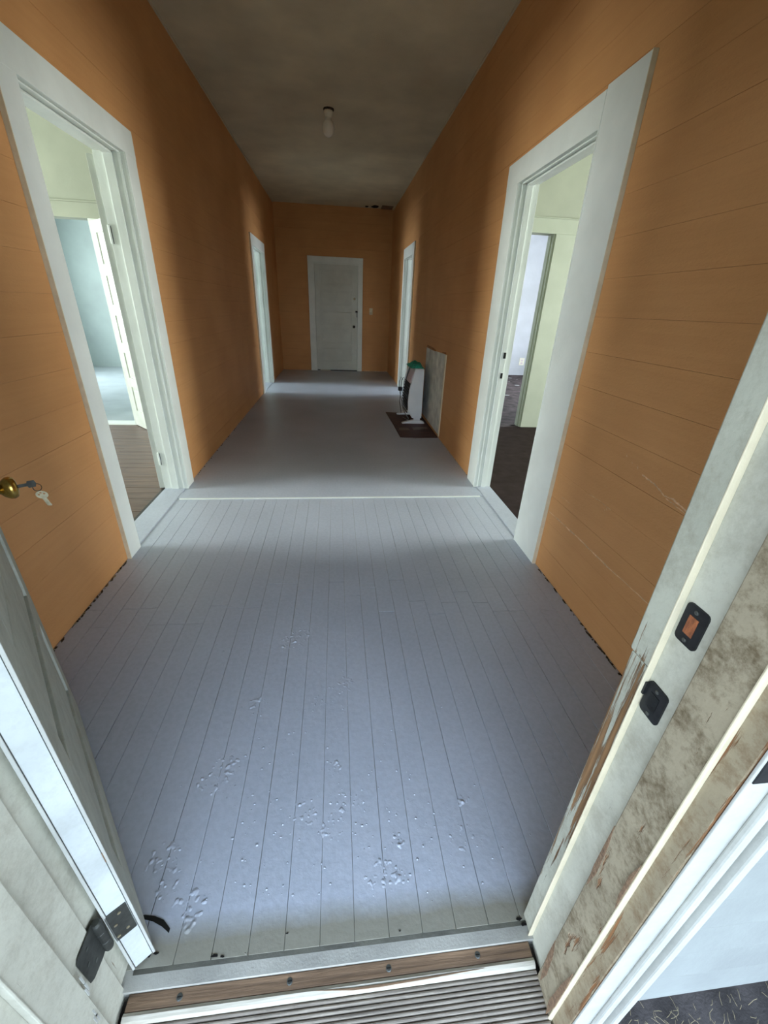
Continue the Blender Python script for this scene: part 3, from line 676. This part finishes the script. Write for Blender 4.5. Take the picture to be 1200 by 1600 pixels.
# room sides of the hall walls
def lining(name, x0, x1, y0, y1, ops, mat, label):
    bm = bmesh.new(); ys = [y0]
    for (a, b, zt) in ops: ys += [a-.02, b+.02]
    ys.append(y1)
    for a, b in zip(ys[::2], ys[1::2]): box(bm, x0, x1, a, b, -.05, H)
    for (a, b, zt) in ops: box(bm, x0, x1, a-.02, b+.02, zt+.02, H)
    struct(obj(name, bm, mat))['label'] = label
lining('wall_left_room_inner', LX1-.004, LX1+.004, .41, 4.9, [(L1[0], L1[1], HT)], M['roomwall'], 'hall side wall of the near left room')
lining('wall_left_rear_room_inner', LX1-.004, LX1+.004, 5.02, 9.4, [(L2[0], L2[1], HT)], M['bluewall'], 'hall side wall of the rear left room')
lining('wall_right_room_inner', RX0-.004, RX0+.004, .41, 4.97, [(R1[0], R1[1], HT)], M['roomwall'], 'hall side wall of the near right room')
lining('wall_right_rear_room_inner', RX0-.004, RX0+.004, 5.09, 9.68, [(R2[0], R2[1], HT)], M['whitewall'], 'hall side wall of the rear right room')
# cross walls with doorways
def cross(name, x0, x1, y0, y1, oa, ob, oz, m1, label):
    bm = bmesh.new(); box(bm, x0, oa, y0, y1, -.05, H); box(bm, ob, x1, y0, y1, -.05, H); box(bm, oa, ob, y0, y1, oz, H)
    struct(obj(name, bm, m1))['label'] = label
cross('wall_left_room_back', LX0-.05, LX1, 4.90, 5.02, -3.12, -2.28, 1.935, M['roomwall'], 'pale green cross wall behind the near left room')
cross('wall_right_room_back', RX0, RX1+.05, 4.97, 5.09, 1.52, 2.31, 2.06, M['roomwall'], 'pale green cross wall behind the near right room')
struct(bx('wall_left_rear_room_back', LX0-.1, LX1, 9.40, 9.5, -.05, H, M['bluewall']))['label'] = 'pale blue wall seen through the near left room'
struct(bx('wall_right_rear_room_back', RX0, RX1+.1, 9.68, 9.78, -.05, H, M['whitewall']))['label'] = 'white wall seen through the near right room'
tg = sgroup('trim_11', (-2.7, 4.9, 0), 'pale casing of the doorway behind the near left room')
bx('head_casing', -3.24, -2.15, 4.878, 4.90, 1.935, 2.055, M['roomwall'], tg, .002); bx('cap_moulding', -3.26, -2.13, 4.868, 4.90, 2.055, 2.068, M['roomwall'], tg, .002); bx('side_casing', -2.28, -2.15, 4.878, 4.90, 0, 1.935, M['white'], tg, .002); bx('side_casing', -3.24, -3.12, 4.878, 4.90, 0, 1.935, M['white'], tg, .002)
bx('saddle', -3.12, -2.28, 4.885, 5.03, -.02, .012, M['white'], tg, .002)
tg = sgroup('trim_12', (1.9, 4.97, 0), 'white casing of the doorway behind the near right room')
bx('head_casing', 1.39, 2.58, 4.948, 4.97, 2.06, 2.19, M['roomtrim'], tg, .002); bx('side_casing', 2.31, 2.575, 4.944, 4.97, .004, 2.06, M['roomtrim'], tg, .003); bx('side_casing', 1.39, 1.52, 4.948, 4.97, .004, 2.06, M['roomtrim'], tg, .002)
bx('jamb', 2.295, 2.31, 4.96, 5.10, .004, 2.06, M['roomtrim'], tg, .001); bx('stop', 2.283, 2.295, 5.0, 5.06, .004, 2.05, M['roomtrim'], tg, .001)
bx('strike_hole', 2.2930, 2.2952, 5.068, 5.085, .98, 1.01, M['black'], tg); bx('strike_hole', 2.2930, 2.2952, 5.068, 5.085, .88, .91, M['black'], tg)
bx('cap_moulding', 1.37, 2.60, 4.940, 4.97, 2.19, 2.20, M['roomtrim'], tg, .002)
# floors of the side rooms
lf = struct(bx('floor_left_room', LX0, LX1, .405, 4.9, -.06, -.012, M['dark'])); lf['label'] = 'brown plank floor of the near left room'
y = .42; k = 0
while y < 4.86:
    j = -2.4 + random.uniform(-.7, .7)
    bx('floor_board', LX0, j-.001, y+.001, y+.104, -.012, random.uniform(-.001, .0006), M['brownfloor'], lf, .0012); bx('floor_board', j+.001, LX1-.023, y+.001, y+.104, -.012, random.uniform(-.001, .0006), M['brownfloor'], lf, .0012)
    y += .106
bx('metal_edge', LX1-.022, LX1-.002, .42, 4.88, -.012, .002, M['darksteel'], lf, .001)
struct(bx('floor_left_rear_room', LX0, LX1, 4.9, 9.4, -.06, .0, M['greyfloor2']))['label'] = 'glossy grey floor of the rear left room'
struct(bx('floor_right_room', RX0, RX1, .405, 4.97, -.06, .0, M['carpet']))['label'] = 'dark brown carpet of the near right room'
struct(bx('floor_right_rear_room', RX0, RX1, 4.97, 9.68, -.06, .0, M['carpet2']))['label'] = 'dark littered floor of the rear right room'
# inner doors
panel_door('door_3', (-1.312, 3.040), math.radians(104), .82, 1.985, .036, M['door'], M['door'], 'white panelled door folded back behind the near left doorway', side=1)
panel_door('door_4', (-2.262, 4.866), math.radians(-47), .78, 1.905, .035, M['door'], M['door'], 'white five panel door ajar behind the near left room', side=1)
panel_door('door_5', (-1.312, 7.885), math.radians(112), .84, 1.985, .036, M['door'], M['door'], 'white door folded back behind the far left doorway', side=1)
# old hinges in the crack of the near left door
for (i, z) in ((0, 1.62), (1, .24)):
    bm = bmesh.new(); lathe(bm, [(.006, -.045), (.007, -.04), (.007, .04), (.009, .046), (.003, .052)], Vector((-1.306, 3.026, z)), seg=10); obj('hinge', bm, M['white'], t1)
    bx('hinge_gap', -1.304, -1.296, 3.0268, 3.0298, z-.045, z+.045, M['darksteel'], t1)
    bm = bmesh.new(); lathe(bm, [(.006, -.045), (.007, -.04), (.007, .04), (.009, .046), (.003, .052)], Vector((-1.306, 7.876, z)), seg=10); obj('hinge', bm, M['darksteel'], t3)
# outlet on the white wall far right
ou = thing('wall_outlet', (4.26, 9.68, .25), 'small white electrical outlet low on the white wall seen through the right doorway', 'outlet')
bx('plate', 4.20, 4.32, 9.672, 9.679, .22, .38, M['porcelain'], ou, .003)
for z in (.265, .325): bx('socket', 4.235, 4.285, 9.668, 9.673, z-.018, z+.018, M['heaterpink'], ou, .002)
# paper litter on the dark rear floor
bm = bmesh.new(); rr = random.Random(2)
for k in range(26):
    cx, cy = rr.uniform(2.3, 4.0), rr.uniform(5.3, 9.2); s_ = rr.uniform(.02, .08); a = rr.uniform(0, 3)
    prism(bm, [(cx+s_*math.cos(a+t)*rr.uniform(.5, 1), cy+s_*math.sin(a+t)*rr.uniform(.5, 1)) for t in (0, 1.3, 2.6, 3.9, 5.2)], lambda u, v, w: Vector((u, v, w)), .0008, .004)
lt = obj('litter', bm, M['cord']); lt['kind'] = 'stuff'; lt['label'] = 'pale scraps of litter on the dark floor of the rear right room'; lt['category'] = 'litter'
